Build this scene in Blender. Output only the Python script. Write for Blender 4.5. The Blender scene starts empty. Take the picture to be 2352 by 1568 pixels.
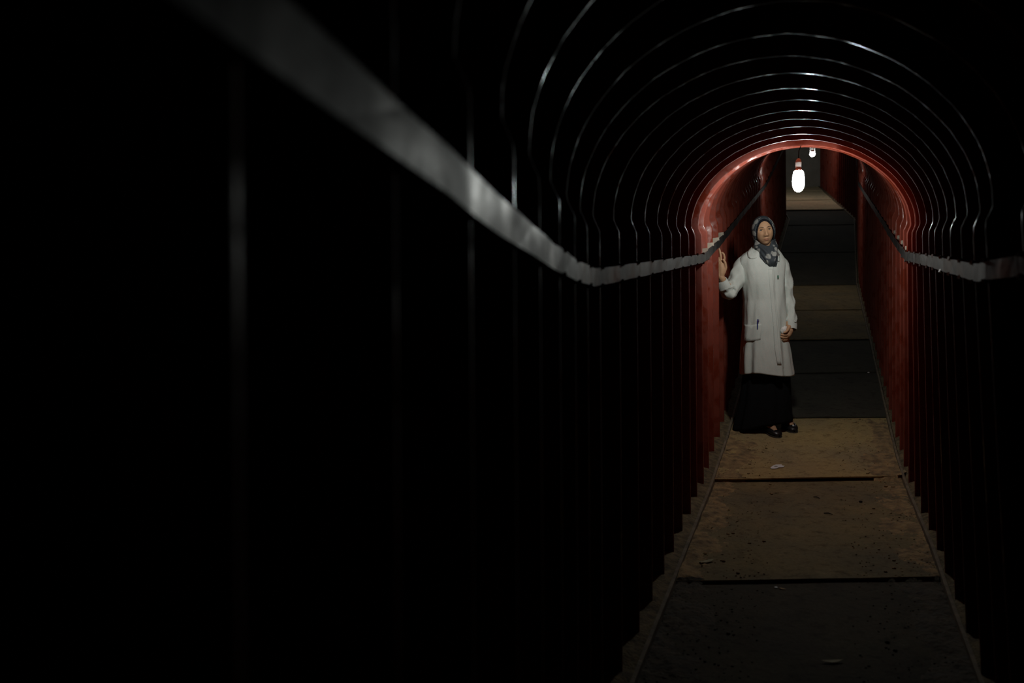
import bpy, bmesh, math, random
from mathutils import Vector, Matrix, noise
random.seed(7)
scene = bpy.context.scene
COL = scene.collection

# ------------------------------------------------------------------ camera
CAMZ = 1.32
F = 2286.7                                    # focal length in pixels of the 2352 x 1568 frame
cam_d = bpy.data.cameras.new('camera')
cam_d.lens = 35.0; cam_d.sensor_width = 36.0; cam_d.clip_start = 0.02; cam_d.clip_end = 200
cam_d.dof.use_dof = True; cam_d.dof.focus_distance = 7.2; cam_d.dof.aperture_fstop = 2.6
cam = bpy.data.objects.new('camera', cam_d); COL.objects.link(cam)
cam.location = (0, 0, CAMZ); cam.rotation_euler = (math.pi/2, 0, 0)
scene.camera = cam

# ------------------------------------------------------------------ world and exposure: deep underground, no daylight
w = bpy.data.worlds.new('world'); scene.world = w; w.use_nodes = True
w.node_tree.nodes['Background'].inputs[0].default_value = (0, 0, 0, 1)
w.node_tree.nodes['Background'].inputs[1].default_value = 0.0
scene.view_settings.view_transform = 'Standard'; scene.view_settings.look = 'None'
scene.view_settings.exposure = 0.0; scene.view_settings.gamma = 1.0
scene.view_settings.use_curve_mapping = False
BULB_W = 250.0                                # emission strength of the bulbs' glass
cy = scene.cycles
cy.max_bounces = 4; cy.diffuse_bounces = 3; cy.glossy_bounces = 2; cy.transmission_bounces = 0; cy.volume_bounces = 0
cy.caustics_reflective = False; cy.caustics_refractive = False

# ------------------------------------------------------------------ helpers
def interp(tab, y):
    if y <= tab[0][0]:
        (a, b), (c, d) = tab[0], tab[1]
    elif y >= tab[-1][0]:
        (a, b), (c, d) = tab[-2], tab[-1]
    else:
        for i in range(len(tab)-1):
            if tab[i][0] <= y <= tab[i+1][0]:
                (a, b), (c, d) = tab[i], tab[i+1]; break
    return b + (d-b)*(y-a)/(c-a)

def lerp(a, b, t): return a + (b-a)*t
def sstep(a, b, x):
    t = max(0.0, min(1.0, (x-a)/(b-a))); return t*t*(3-2*t)
def gauss(x, s): return math.exp(-(x*x)/(2*s*s))

# plan and elevation of the tunnel (X of the rib ridges left/right at strap height, base height)
T_XL = [(-2, -.65), (0, -.30), (3.2, .26), (6.45, 1.2296), (6.8, 1.332), (7.5, 1.554), (14.5, 3.70), (19, 5.225), (25, 6.5), (29, 7.35)]
T_XR = [(-2, .61), (0, .945), (3.0, 1.43), (5.05, 2.111), (6.45, 2.558), (6.8, 2.673), (7.5, 2.889), (14.5, 5.05), (19, 6.56), (25, 7.84), (29, 8.7)]
T_ZL = [(-2, .09), (0, .075), (.83, .060), (1.5, .037), (2.04, .028), (2.6, .028), (3.2, .045), (6.45, .378), (6.8, .435), (7.5, .58), (14.5, 2.127), (19, 3.62), (25, 5.08), (29, 6.04)]
T_RF = [(-2, .10), (3.0, .095), (4.44, .06), (5.82, .03), (7.0, .0), (30, .0)]
XL = lambda y: interp(T_XL, y)
XR = lambda y: interp(T_XR, y)
ZL = lambda y: interp(T_ZL, y)
ZR = lambda y: interp(T_ZL, y) + .015
RF = lambda y: interp(T_RF, y)
STRAP_H, SPRING_H, RISE = 1.48, 1.60, .515
def floor_z(x, y):
    t = (x-XL(y))/(XR(y)-XL(y)); return lerp(ZL(y), ZR(y), t)
FLx = lambda y: XL(y) + .068
FRx = lambda y: XR(y) + RF(y) - .028

NA = 20
def section(y):
    """inner ridge line of the lining at depth y: (x, z, nx, nz), split left wall / arch / right wall"""
    xl, xr, zl, zr = XL(y), XR(y), ZL(y), ZR(y)
    W = xr-xl; cx = (xl+xr)/2
    zb = lambda x: lerp(zl, zr, (x-xl)/W)
    lw = [(xl+.012, zl-.12), (xl+.006, zl+.8), (xl, zl+SPRING_H)]
    rw = [(xr, zr+SPRING_H), (xr+RF(y)*.45, zr+.8), (xr+RF(y), zr-.12)]
    hw = W/2
    half = [(hw, SPRING_H), (hw+.001, SPRING_H+.03), (hw+.012, SPRING_H+.055), (hw+.021, SPRING_H+.075)]
    n = 1.90
    for i in range(NA+1):
        th = math.pi/2*i/NA
        half.append(((hw+.022)*max(0, math.cos(th))**(2/n), SPRING_H+.09+RISE*math.sin(th)**(2/n)))
    arch = [(cx-dx, zb(cx-dx)+h) for dx, h in half] + [(cx+dx, zb(cx+dx)+h) for dx, h in reversed(half[:-1])]
    def nrm(pts, allp):
        out = []
        for i, p in enumerate(pts):
            a = pts[max(0, i-1)]; b = pts[min(len(pts)-1, i+1)]
            dx, dz = b[0]-a[0], b[1]-a[1]; L = math.hypot(dx, dz)
            out.append((p[0], p[1], -dz/L, dx/L))      # outward for the left-to-right order
        return out
    return nrm(lw, None), nrm(arch, None), nrm(rw, None)

def mesh_obj(name, verts, faces, mat, parent=None, smooth=False, sharp=None):
    me = bpy.data.meshes.new(name); me.from_pydata(verts, [], faces); me.validate(); me.update()
    if mat: me.materials.append(mat)
    if smooth:
        me.polygons.foreach_set('use_smooth', [True]*len(me.polygons))
        if sharp: me.set_sharp_from_angle(angle=sharp)
    o = bpy.data.objects.new(name, me); COL.objects.link(o)
    if parent: o.parent = parent
    return o

def bm_obj(name, bm, mat, parent=None, smooth=False, sharp=None):
    bmesh.ops.recalc_face_normals(bm, faces=bm.faces)
    me = bpy.data.meshes.new(name); bm.to_mesh(me); bm.free()
    if mat: me.materials.append(mat)
    if smooth:
        me.polygons.foreach_set('use_smooth', [True]*len(me.polygons))
        if sharp: me.set_sharp_from_angle(angle=sharp)
    o = bpy.data.objects.new(name, me); COL.objects.link(o)
    if parent: o.parent = parent
    return o

def tag(o, label, cat, group=None, kind=None):
    o['label'] = label; o['category'] = cat
    if group: o['group'] = group
    if kind: o['kind'] = kind
    return o
def struct(o, label, cat): return tag(o, label, cat, kind='structure')
def empty(name, loc):
    o = bpy.data.objects.new(name, None); COL.objects.link(o); o.location = loc; o.empty_display_size = .1
    return o

def boxv(c0, c1):
    (x0, y0, z0), (x1, y1, z1) = c0, c1
    v = [(x0,y0,z0),(x1,y0,z0),(x1,y1,z0),(x0,y1,z0),(x0,y0,z1),(x1,y0,z1),(x1,y1,z1),(x0,y1,z1)]
    f = [(0,3,2,1),(4,5,6,7),(0,1,5,4),(1,2,6,5),(2,3,7,6),(3,0,4,7)]
    return v, f

def px(x, y, d):
    """world point seen at photo pixel (x, y) at depth d"""
    return Vector(((x-1176)/F*d, d, CAMZ-(y-784)/F*d))

# ------------------------------------------------------------------ materials
def mat(name, base, rough=.6, metallic=0, spec=.5, noise_scale=None, col2=None, lo=.35, hi=.65, bump=0, bump_scale=None, rough2=None, rlo=.3, rhi=.7, coat=0, emit=None):
    m = bpy.data.materials.new(name); m.use_nodes = True
    nt = m.node_tree; b = nt.nodes['Principled BSDF']
    b.inputs['Base Color'].default_value = (*base, 1); b.inputs['Roughness'].default_value = rough
    b.inputs['Metallic'].default_value = metallic; b.inputs['Specular IOR Level'].default_value = spec
    if coat: b.inputs['Coat Weight'].default_value = coat; b.inputs['Coat Roughness'].default_value = .2
    if emit:
        b.inputs['Emission Color'].default_value = (*emit[0], 1); b.inputs['Emission Strength'].default_value = emit[1]
    if noise_scale or bump:
        tc = nt.nodes.new('ShaderNodeTexCoord')
    if noise_scale:
        nz = nt.nodes.new('ShaderNodeTexNoise'); nz.inputs['Scale'].default_value = noise_scale; nz.inputs['Detail'].default_value = 6
        nt.links.new(tc.outputs['Object'], nz.inputs['Vector'])
        cr = nt.nodes.new('ShaderNodeValToRGB')
        cr.color_ramp.elements[0].position = lo; cr.color_ramp.elements[0].color = (*base, 1)
        cr.color_ramp.elements[1].position = hi; cr.color_ramp.elements[1].color = (*(col2 or base), 1)
        nt.links.new(nz.outputs['Fac'], cr.inputs['Fac']); nt.links.new(cr.outputs['Color'], b.inputs['Base Color'])
        if rough2 is not None:
            mr = nt.nodes.new('ShaderNodeMapRange'); mr.inputs['From Min'].default_value = rlo; mr.inputs['From Max'].default_value = rhi
            mr.inputs['To Min'].default_value = rough; mr.inputs['To Max'].default_value = rough2
            nt.links.new(nz.outputs['Fac'], mr.inputs['Value']); nt.links.new(mr.outputs['Result'], b.inputs['Roughness'])
    if bump:
        n2 = nt.nodes.new('ShaderNodeTexNoise'); n2.inputs['Scale'].default_value = bump_scale or 60; n2.inputs['Detail'].default_value = 5
        nt.links.new(tc.outputs['Object'], n2.inputs['Vector'])
        bp = nt.nodes.new('ShaderNodeBump'); bp.inputs['Strength'].default_value = bump; bp.inputs['Distance'].default_value = .02
        nt.links.new(n2.outputs['Fac'], bp.inputs['Height']); nt.links.new(bp.outputs['Normal'], b.inputs['Normal'])
    return m

M_RED = mat('red_oxide_paint', (.180, .029, .0135), .80, spec=.36, noise_scale=8, col2=(.135, .0225, .011), rough2=.20, rlo=.46, rhi=.62, bump=.08, bump_scale=11)
M_EARTH = mat('packed_earth', (.10, .07, .045), .95, noise_scale=6, col2=(.15, .11, .07), bump=.5, bump_scale=30)
M_SAND = mat('loose_sandy_soil', (.20, .15, .075), .95, noise_scale=22, col2=(.075, .057, .032), bump=.6, bump_scale=90)
M_STEEL = mat('dull_galvanised_steel', (.040, .041, .042), .58, metallic=.9, noise_scale=5, col2=(.125, .125, .12), rough2=.30, rlo=.46, rhi=.70, bump=.22, bump_scale=6)
M_CLIP = mat('wire_clip', (.16, .16, .155), .4, metallic=.9)
M_WEDGE = mat('pale_wedge_surface', (.34, .30, .24), .85, noise_scale=30, col2=(.27, .24, .19))
M_BATTEN = mat('dusty_timber_edge', (.21, .17, .11), .85, noise_scale=14, col2=(.11, .085, .055), bump=.2)
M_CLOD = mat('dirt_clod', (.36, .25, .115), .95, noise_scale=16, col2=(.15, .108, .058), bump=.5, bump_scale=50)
M_CLOD_DIM = mat('dirt_clod_dimmed', (.075, .060, .038), .95, noise_scale=16, col2=(.042, .036, .026), bump=.5, bump_scale=50)  # darker copy of the dirt, painting in the dim near floor
M_COAT = mat('white_cotton', (.525, .57, .53), .9, spec=.2, noise_scale=5, col2=(.585, .625, .585), bump=.10, bump_scale=160)
M_SKIN = mat('skin', (.47, .275, .155), .55, spec=.4, noise_scale=35, col2=(.52, .31, .18), bump=.03, bump_scale=120)
M_LIP = mat('lips', (.36, .165, .105), .55)
M_BLACK = mat('black_cloth', (.007, .007, .008), .95, spec=.1, bump=.1, bump_scale=120)
M_CAP = mat('black_jersey', (.010, .010, .014), .9, spec=.1)
M_BROW = mat('eyebrow_hair', (.055, .03, .018), .8)
M_EYEW = mat('eye_white', (.40, .36, .32), .3)
M_IRIS = mat('dark_iris', (.02, .011, .007), .2)
M_SHOE = mat('black_leather', (.012, .012, .013), .35)
M_SOLE = mat('shoe_sole', (.05, .045, .038), .7)
M_PEN = mat('blue_pen', (.010, .016, .16), .35)
M_GREEN = mat('green_thread', (.02, .13, .07), .8)
M_PAPER = mat('white_paper', (.74, .76, .76), .8)
M_TISSUE = mat('white_tissue', (.72, .72, .70), .95)
M_LEAF = mat('dry_leaf', (.36, .34, .20), .8, noise_scale=30, col2=(.28, .25, .13))
M_CARD = mat('tan_cardboard', (.42, .31, .16), .9, noise_scale=30, col2=(.34, .25, .13))
M_TWIG = mat('dark_twig', (.04, .03, .022), .9)
M_WIRE = mat('black_flex', (.008, .008, .008), .95, spec=.05)
M_WWIRE = mat('white_flex', (.7, .7, .7), .6)
M_SOCKET = mat('white_plastic_socket', (.42, .42, .41), .6)
M_BASE = mat('bulb_plastic_collar', (.80, .80, .78), .5)
M_BULB = mat('lit_bulb_glass', (.9, .9, .9), .4, emit=((.95, 1.0, .95), BULB_W))

def board_material(name, c0, c1):
    m = bpy.data.materials.new(name); m.use_nodes = True
    nt = m.node_tree; b = nt.nodes['Principled BSDF']; b.inputs['Roughness'].default_value = .9; b.inputs['Specular IOR Level'].default_value = .2
    L = nt.links.new
    tc = nt.nodes.new('ShaderNodeTexCoord')
    mp = nt.nodes.new('ShaderNodeMapping'); mp.inputs['Scale'].default_value = (1, 1.0, 1); L(tc.outputs['Object'], mp.inputs['Vector'])
    def nz(scale, detail=5, rough=.55):
        n = nt.nodes.new('ShaderNodeTexNoise'); n.inputs['Scale'].default_value = scale; n.inputs['Detail'].default_value = detail
        n.inputs['Roughness'].default_value = rough; L(mp.outputs['Vector'], n.inputs['Vector']); return n
    def ramp(n, p0, c0, p1, c1):
        r = nt.nodes.new('ShaderNodeValToRGB'); r.color_ramp.elements[0].position = p0; r.color_ramp.elements[0].color = (*c0, 1)
        r.color_ramp.elements[1].position = p1; r.color_ramp.elements[1].color = (*c1, 1); L(n.outputs['Fac'], r.inputs['Fac']); return r
    base = ramp(nz(2.2), .35, c0, .66, c1)
    dark = ramp(nz(16, 8, .7), .52, (1, 1, 1), .70, (.42, .38, .33))
    fine = ramp(nz(70, 4), .3, (.82, .82, .82), .7, (1.1, 1.1, 1.1))
    pale = ramp(nz(5.0, 3), .66, (1, 1, 1), .78, (1.45, 1.5, 1.55))
    def mul(a, c):
        x = nt.nodes.new('ShaderNodeMix'); x.data_type = 'RGBA'; x.blend_type = 'MULTIPLY'; x.inputs['Factor'].default_value = 1
        L(a, x.inputs['A']); L(c, x.inputs['B']); return x.outputs['Result']
    out = mul(mul(mul(base.outputs['Color'], dark.outputs['Color']), fine.outputs['Color']), pale.outputs['Color'])
    L(out, b.inputs['Base Color'])
    bp = nt.nodes.new('ShaderNodeBump'); bp.inputs['Strength'].default_value = .5; bp.inputs['Distance'].default_value = .012
    L(nz(28, 8, .7).outputs['Fac'], bp.inputs['Height']); L(bp.outputs['Normal'], b.inputs['Normal'])
    return m
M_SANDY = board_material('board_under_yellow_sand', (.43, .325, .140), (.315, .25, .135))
M_PALE = board_material('board_pale_sand_lit', (.72, .62, .40), (.60, .52, .34))  # lightened to paint in the far bulb's light
M_DUSTY = board_material('board_brown_dust_dimmed', (.245, .190, .092), (.160, .136, .083))  # brown dust, darkened to paint in lamp falloff
M_GREY = board_material('board_grey_mud_dimmed', (.085, .073, .048), (.052, .047, .035))  # grey mud, darkened further to paint in the dim near floor
M_DIM = board_material('board_dimmed_between_bulbs', (.062, .058, .042), (.040, .038, .029))  # darkened to paint in the dim stretches between bulbs

def scarf_material():
    m = bpy.data.materials.new('patterned_headscarf'); m.use_nodes = True
    nt = m.node_tree; b = nt.nodes['Principled BSDF']; b.inputs['Roughness'].default_value = .75; b.inputs['Specular IOR Level'].default_value = .3
    L = nt.links.new
    tc = nt.nodes.new('ShaderNodeTexCoord')
    v = nt.nodes.new('ShaderNodeTexVoronoi'); v.inputs['Scale'].default_value = 17; L(tc.outputs['Object'], v.inputs['Vector'])
    n = nt.nodes.new('ShaderNodeTexNoise'); n.inputs['Scale'].default_value = 60; n.inputs['Detail'].default_value = 3; L(tc.outputs['Object'], n.inputs['Vector'])
    ad = nt.nodes.new('ShaderNodeMath'); ad.operation = 'MULTIPLY_ADD'; ad.inputs[1].default_value = .35; L(n.outputs['Fac'], ad.inputs[0]); L(v.outputs['Distance'], ad.inputs[2])
    r = nt.nodes.new('ShaderNodeValToRGB'); e = r.color_ramp.elements
    e[0].position = .52; e[0].color = (.30, .31, .29, 1); e[1].position = .61; e[1].color = (.040, .050, .058, 1)
    e2 = r.color_ramp.elements.new(.57); e2.color = (.13, .14, .14, 1)
    L(ad.outputs[0], r.inputs['Fac']); L(r.outputs['Color'], b.inputs['Base Color'])
    return m
M_SCARF = scarf_material()

# ------------------------------------------------------------------ the lining: earth behind, pressed red ribs in front
PITCH = .35
RIBS = [-1.49, -1.13, -.78, -.42, -.07, .28, .66, 1.03, 1.39, 1.73, 2.05, 2.37, 2.70, 3.02] + [6.8 + PITCH*k for k in range(-10, 56)]
def strip_mesh(which, ys, off):
    V, Fc = [], []; n = None
    for y in ys:
        pts = section(y)[which]; n = len(pts)
        V += [(p[0]+p[2]*off, y, p[1]+p[3]*off) for p in pts]
    for i in range(len(ys)-1):
        for j in range(n-1):
            a = i*n+j; Fc.append((a, a+1, a+n+1, a+n))
    return V, Fc
ys = sorted(set([RIBS[0]-.2 + .7*i for i in range(41)] + [3.0, 6.45, 6.8, 7.5, 14.5, 19, 25]))
wall_left = mesh_obj('wall_left', *strip_mesh(0, ys, .13), M_EARTH)
struct(wall_left, 'left tunnel wall of dark red pressed steel panels behind the standing woman', 'wall')
ceiling = mesh_obj('ceiling', *strip_mesh(1, ys, .13), M_EARTH)
struct(ceiling, 'arched tunnel ceiling of ribbed dark red steel panels above the hanging bulbs', 'ceiling')
wall_right = mesh_obj('wall_right', *strip_mesh(2, ys, .13), M_EARTH)
struct(wall_right, 'right tunnel wall of dark red pressed steel panels opposite the woman', 'wall')

we = RIBS[-1]+.15
wv = []
for part in section(we): wv += [(p_[0]+p_[2]*.13, we, p_[1]+p_[3]*.13) for p_ in part]
bmw = bmesh.new(); bmw.faces.new([bmw.verts.new(v) for v in wv]); bmesh.ops.triangulate(bmw, faces=bmw.faces[:])
struct(bm_obj('wall_back_fill', bmw, mat('pale_haze_fill', (.34, .32, .28), .95, noise_scale=3, col2=(.26, .245, .21), bump=.6, bump_scale=12)), 'added pale end face standing in for the grey haze behind the bulbs', 'wall')  # added end face; its paleness paints in the grey haze round the bulbs
PROF = [(-.172, .078), (-.0150, .078), (-.0110, .007), (-.0070, .0012), (-.003, 0), (.003, 0), (.0070, .0012), (.0110, .007), (.0150, .078), (.174, .078)]
rib_off = {}
for k, yk in enumerate(RIBS):
    jit = random.uniform(-.003, .003); rib_off[k] = jit
    jy = random.uniform(-.008, .008)
    for which, name, par in ((0, 'wall_panel', wall_left), (1, 'arch_panel', ceiling), (2, 'wall_panel', wall_right)):
        wob = [random.uniform(-.0012, .0012) for _ in range(60)]
        V, Fc = [], []
        g0 = (RIBS[k-1]-yk)/2-.002 if k else -.17
        g1 = (RIBS[k+1]-yk)/2+.002 if k < len(RIBS)-1 else .17
        for (dy, d) in PROF:
            dy = g0 if dy < -.1 else g1 if dy > .1 else dy
            y = yk+dy+jy*(1 if abs(dy) < .1 else 0)
            pts = section(y)[which]
            for i, p in enumerate(pts):
                dd = d + jit + (wob[i] if which == 1 and d < .05 else 0)
                V.append((p[0]+p[2]*dd, y, p[1]+p[3]*dd))
        n = len(pts)
        for i in range(len(PROF)-1):
            for j in range(n-1):
                a = i*n+j; Fc.append((a, a+n, a+n+1, a+1))
        mesh_obj(name, V, Fc, M_RED, par, smooth=True, sharp=math.radians(35))

# ------------------------------------------------------------------ floor: soil bed and boards laid like shingles
def soil_mesh():
    V, Fc = [], []; nx = 24; yy = [-1.6+.045*i for i in range(int(13.0/.045))] + [11.4+.25*i for i in range(70)]
    for y in yy:
        x0, x1 = XL(y)-.10, XR(y)+RF(y)+.10
        for j in range(nx+1):
            u = j/nx; u = .5-.5*math.cos(math.pi*u)
            x = lerp(x0, x1, u); edge = min(x-FLx(y), FRx(y)-x)
            z = floor_z(x, y) - .05
            if edge < .03:
                nz = noise.noise(Vector((x*9, y*9, 3.1)))*.5 + noise.noise(Vector((x*25, y*25, 1.7)))*.3
                z += .05 + .03*sstep(.03, -.1, edge) + .035*nz
            V.append((x, y, z))
    for i in range(len(yy)-1):
        for j in range(nx):
            a = i*(nx+1)+j; Fc.append((a, a+1, a+nx+2, a+nx+1))
    return V, Fc
floor = mesh_obj('floor', *soil_mesh(), M_SAND, smooth=True)
struct(floor, 'sloping tunnel floor of dusty boards with sandy soil along both walls', 'floor')

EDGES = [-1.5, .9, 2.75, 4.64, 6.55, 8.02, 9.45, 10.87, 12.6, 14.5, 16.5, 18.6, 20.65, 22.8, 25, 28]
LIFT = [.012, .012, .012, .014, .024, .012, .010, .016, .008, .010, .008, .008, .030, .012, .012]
BMATS = [M_GREY, M_GREY, M_GREY, M_DUSTY, M_SANDY, M_DIM, M_DIM, M_DUSTY, M_DUSTY, M_DIM, M_DIM, M_DIM, M_PALE, M_PALE, M_PALE]  # board tones step with the bulbs' pools and falloff, painted into the colour
def board_top(x, y):
    for lf, a, b in zip(LIFT, EDGES[:-1], EDGES[1:]):
        if a <= y < b:
            t = (y-a)/(b-a); break
    else: t, lf = 0, .01
    return floor_z(x, y) + lerp(lf, -.004, t) + .001
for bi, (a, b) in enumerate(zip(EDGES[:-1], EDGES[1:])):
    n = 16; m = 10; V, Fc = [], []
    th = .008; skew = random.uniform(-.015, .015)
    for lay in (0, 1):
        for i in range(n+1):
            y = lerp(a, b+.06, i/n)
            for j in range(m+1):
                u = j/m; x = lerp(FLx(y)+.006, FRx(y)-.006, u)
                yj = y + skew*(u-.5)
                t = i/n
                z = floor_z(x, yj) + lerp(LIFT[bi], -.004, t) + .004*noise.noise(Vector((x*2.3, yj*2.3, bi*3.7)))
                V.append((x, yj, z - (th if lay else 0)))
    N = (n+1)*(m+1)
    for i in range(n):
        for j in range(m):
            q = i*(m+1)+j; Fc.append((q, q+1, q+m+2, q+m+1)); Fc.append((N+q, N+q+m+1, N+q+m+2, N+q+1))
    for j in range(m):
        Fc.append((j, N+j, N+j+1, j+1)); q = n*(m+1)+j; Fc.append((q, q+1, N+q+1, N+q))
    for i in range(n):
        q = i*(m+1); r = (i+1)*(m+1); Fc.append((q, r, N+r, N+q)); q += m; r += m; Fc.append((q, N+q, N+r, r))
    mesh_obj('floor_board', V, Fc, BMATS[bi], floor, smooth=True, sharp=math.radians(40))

# timber edge strips
def edge_strip(fx, sgn):
    V, Fc = [], []; yy = [-1.5+.2*i for i in range(148)]
    for i, y in enumerate(yy):
        x = fx(y) + .006*noise.noise(Vector((y*.9, sgn*5, 0))); z = floor_z(x, y) + .034 + .006*noise.noise(Vector((y*1.7, 9+sgn, 0)))
        for dx, dz in ((-.008, -.06), (.008, -.06), (.008, .0), (-.008, .0)): V.append((x+dx, y, z+dz))
    for i in range(len(yy)-1):
        for j in range(4):
            a = i*4+j; b_ = i*4+(j+1) % 4; Fc.append((a, b_, b_+4, a+4))
    return V, Fc
struct(mesh_obj('trim_1', *edge_strip(FLx, -1), M_BATTEN), 'thin dusty timber edging along the left side of the floor boards', 'edging')
struct(mesh_obj('trim_2', *edge_strip(FRx, 1), M_BATTEN), 'thin dusty timber edging along the right side of the floor boards', 'edging')

# ------------------------------------------------------------------ flat steel straps along both walls
def strap(side):
    V, Fc = [], []
    ks = range(len(RIBS))
    rows = []
    for k in ks:
        y = RIBS[k]
        rows.append((y, rib_off[k]+random.uniform(-.0025, .0025), random.uniform(-.0015, .0015), random.uniform(-.0018, .0018)))
        if k < len(RIBS)-1:
            rows.append(((y+RIBS[k+1])*.5, random.uniform(-.002, .005), random.uniform(-.0015, .0015), random.uniform(-.0018, .0018)))
    rows += [(yy, .0, 0, 0) for yy in (3.0,)]
    rows.sort()
    for y, off, dz, tw in rows:
        x0 = XL(y)+.006 if side < 0 else XR(y)+RF(y)*.08-.006
        zb = (ZL(y) if side < 0 else ZR(y)) + STRAP_H + dz
        s = -side                                   # towards the inside
        hw, th = .0285, .0045
        xo = x0 - s*off*.6
        for dx, z, tww in ((0, -hw, -tw), (th, -hw, -tw), (th, hw, tw), (0, hw, tw)):
            V.append((xo + s*(dx+tww), y, zb+z))
    n = len(rows)
    for i in range(n-1):
        for j in range(4):
            a = i*4+j; b_ = i*4+(j+1) % 4; Fc.append((a, b_, b_+4, a+4) if side > 0 else (a, a+4, b_+4, b_))
    Fc += [(0, 1, 2, 3), ((n-1)*4+3, (n-1)*4+2, (n-1)*4+1, (n-1)*4)]
    o = mesh_obj('steel_strap', V, Fc, M_STEEL)
    cv, cf = boxv((-.006, -.009, -.006), (.006, .009, .007))
    cme = bpy.data.meshes.new('strap_clip'); cme.from_pydata(cv, [], cf); cme.materials.append(M_CLIP)
    for k in ks:
        y = RIBS[k]
        if not (2.2 < y < 6.9): continue
        for e in (-1, 1):
            c = bpy.data.objects.new('strap_clip', cme); COL.objects.link(c); c.parent = o
            x0 = XL(y)+.010 if side < 0 else XR(y)+RF(y)*.08-.010
            c.location = (x0, y, (ZL(y) if side < 0 else ZR(y))+STRAP_H+e*.0305)
            c.rotation_euler = (0, random.uniform(-.4, .4), 0)
    for y in (6.8, 7.15, 7.5, 7.85):  # pale wedge blocks above the strap at four ribs
        x0 = XL(y) if side < 0 else XR(y)
        zb = (ZL(y) if side < 0 else ZR(y))+STRAP_H+.015
        s = side
        xi, xo = x0 + s*.004, x0 + s*.07
        # wedge: flat top, sloped under side
        V2 = [(xi, y-.055, zb+.024), (xo, y-.055, zb+.016), (xo, y-.02, zb+.016), (xi, y-.02, zb+.024),
              (xi, y-.055, zb+.0), (xo, y-.055, zb-.045), (xo, y-.02, zb-.045), (xi, y-.02, zb+.0)]
        F2 = boxv((0, 0, 0), (1, 1, 1))[1]
        bm = bmesh.new(); vs = [bm.verts.new(v) for v in V2]
        for f in F2: bm.faces.new([vs[i] for i in f])
        sh = bm_obj('pale_wedge', bm, M_WEDGE, o)
    return o
tag(strap(-1), 'flat grey steel strap running along the left wall, nearest the camera', 'strap')
tag(strap(1), 'flat grey steel strap running along the right wall at shoulder height', 'strap')

# ------------------------------------------------------------------ hanging bulbs
def lathe(name, prof, m, parent, loc, seg=18):
    V, Fc = [], []
    for (r, z) in prof:
        for i in range(seg):
            a = 2*math.pi*i/seg; V.append((loc[0]+r*math.cos(a), loc[1]+r*math.sin(a), loc[2]+z))
    for k in range(len(prof)-1):
        for i in range(seg):
            a = k*seg+i; b_ = k*seg+(i+1) % seg; Fc.append((a, b_, b_+seg, a+seg))
    Fc.append(tuple(range(seg))[::-1]); Fc.append(tuple((len(prof)-1)*seg+i for i in range(seg)))
    return mesh_obj(name, V, Fc, m, parent, smooth=True, sharp=math.radians(50))

def tube_vf(path, radii, seg=10, cap=True):
    """round tapered tube with domed ends along a polyline"""
    P = [Vector(p) for p in path]; R = list(radii)
    if cap:
        d0 = (P[0]-P[1]).normalized(); d1 = (P[-1]-P[-2]).normalized()
        pre = [(P[0]+d0*R[0]*math.sin(t), R[0]*math.cos(t)) for t in (1.35, 1.0, .55)]
        post = [(P[-1]+d1*R[-1]*math.sin(t), R[-1]*math.cos(t)) for t in (.55, 1.0, 1.35)]
        P = [p for p, r in pre] + P + [p for p, r in post]; R = [r for p, r in pre] + R + [r for p, r in post]
    n = len(P); V, Fc = [], []; up = None
    for i in range(n):
        t = (P[min(n-1, i+1)]-P[max(0, i-1)]).normalized()
        if up is None:
            up = Vector((0, 0, 1)) if abs(t.z) < .8 else Vector((0, 1, 0))
        u = (up - t*up.dot(t)).normalized(); v = t.cross(u); up = u
        for k in range(seg):
            a = 2*math.pi*k/seg; V.append(P[i] + u*R[i]*math.cos(a) + v*R[i]*math.sin(a))
    for i in range(n-1):
        for k in range(seg):
            a = i*seg+k; b_ = i*seg+(k+1) % seg; Fc.append((a, b_, b_+seg, a+seg))
    Fc.append(tuple(range(seg))[::-1]); Fc.append(tuple((n-1)*seg+k for k in range(seg)))
    return V, Fc
def tube(name, path, radii, m, parent, seg=10):
    return mesh_obj(name, *tube_vf(path, radii, seg), m, parent, smooth=True, sharp=math.radians(60))

def lamp(x, y, ztop_socket, label, white_wires=False):
    t = empty('hanging_lamp', (x, y, ztop_socket))
    P = lambda dx, dy, dz: (dx, dy, dz)
    tag(t, label, 'lamp', 'bare bulbs hung along the tunnel')
    lathe('socket', [(.004, .004), (.010, .0), (.0165, -.010), (.0180, -.018), (.0190, -.022), (.0186, -.028), (.0176, -.064)], M_SOCKET, t, (0, 0, 0))
    lathe('bulb_collar', [(.0150, -.063), (.0185, -.066), (.0262, -.073), (.0268, -.076), (.0262, -.078)], M_BASE, t, (0, 0, 0))
    if white_wires:
        gl = [(.0155, -.070)] + [(.036*math.sin(q), -.102+.036*math.cos(q)) for q in (.5, .75, 1.05, 1.4, 1.8, 2.2, 2.6, 2.95)] + [(.003, -.138)]
    else:
        gl = [(.0255, -.0775), (.0290, -.0795), (.0325, -.086), (.0340, -.097), (.0365, -.112), (.0385, -.128), (.0395, -.150), (.0375, -.172), (.033, -.190), (.024, -.205), (.012, -.213), (.003, -.215)]
    lathe('bulb_glass', gl, M_BULB, t, (0, 0, 0))
    zc = (floor_z(x, y)+SPRING_H+.09+RISE+.03) - ztop_socket
    if white_wires:
        for s in (-1, 1):
            tube('flex', [(s*.03, 0, zc), (s*.032, 0, zc*.4), (s*.032, 0, -.03), (s*.030, 0, -.078)], [.0045]*4, M_WWIRE, t, 8)
    else:
        tube('flex', [(.010, 0, zc), (.016, .002, zc*.72), (.003, 0, zc*.45), (.001, 0, zc*.2), (0, 0, -.001)], [.0028]*5, M_WIRE, t, 8)
    return t
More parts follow.
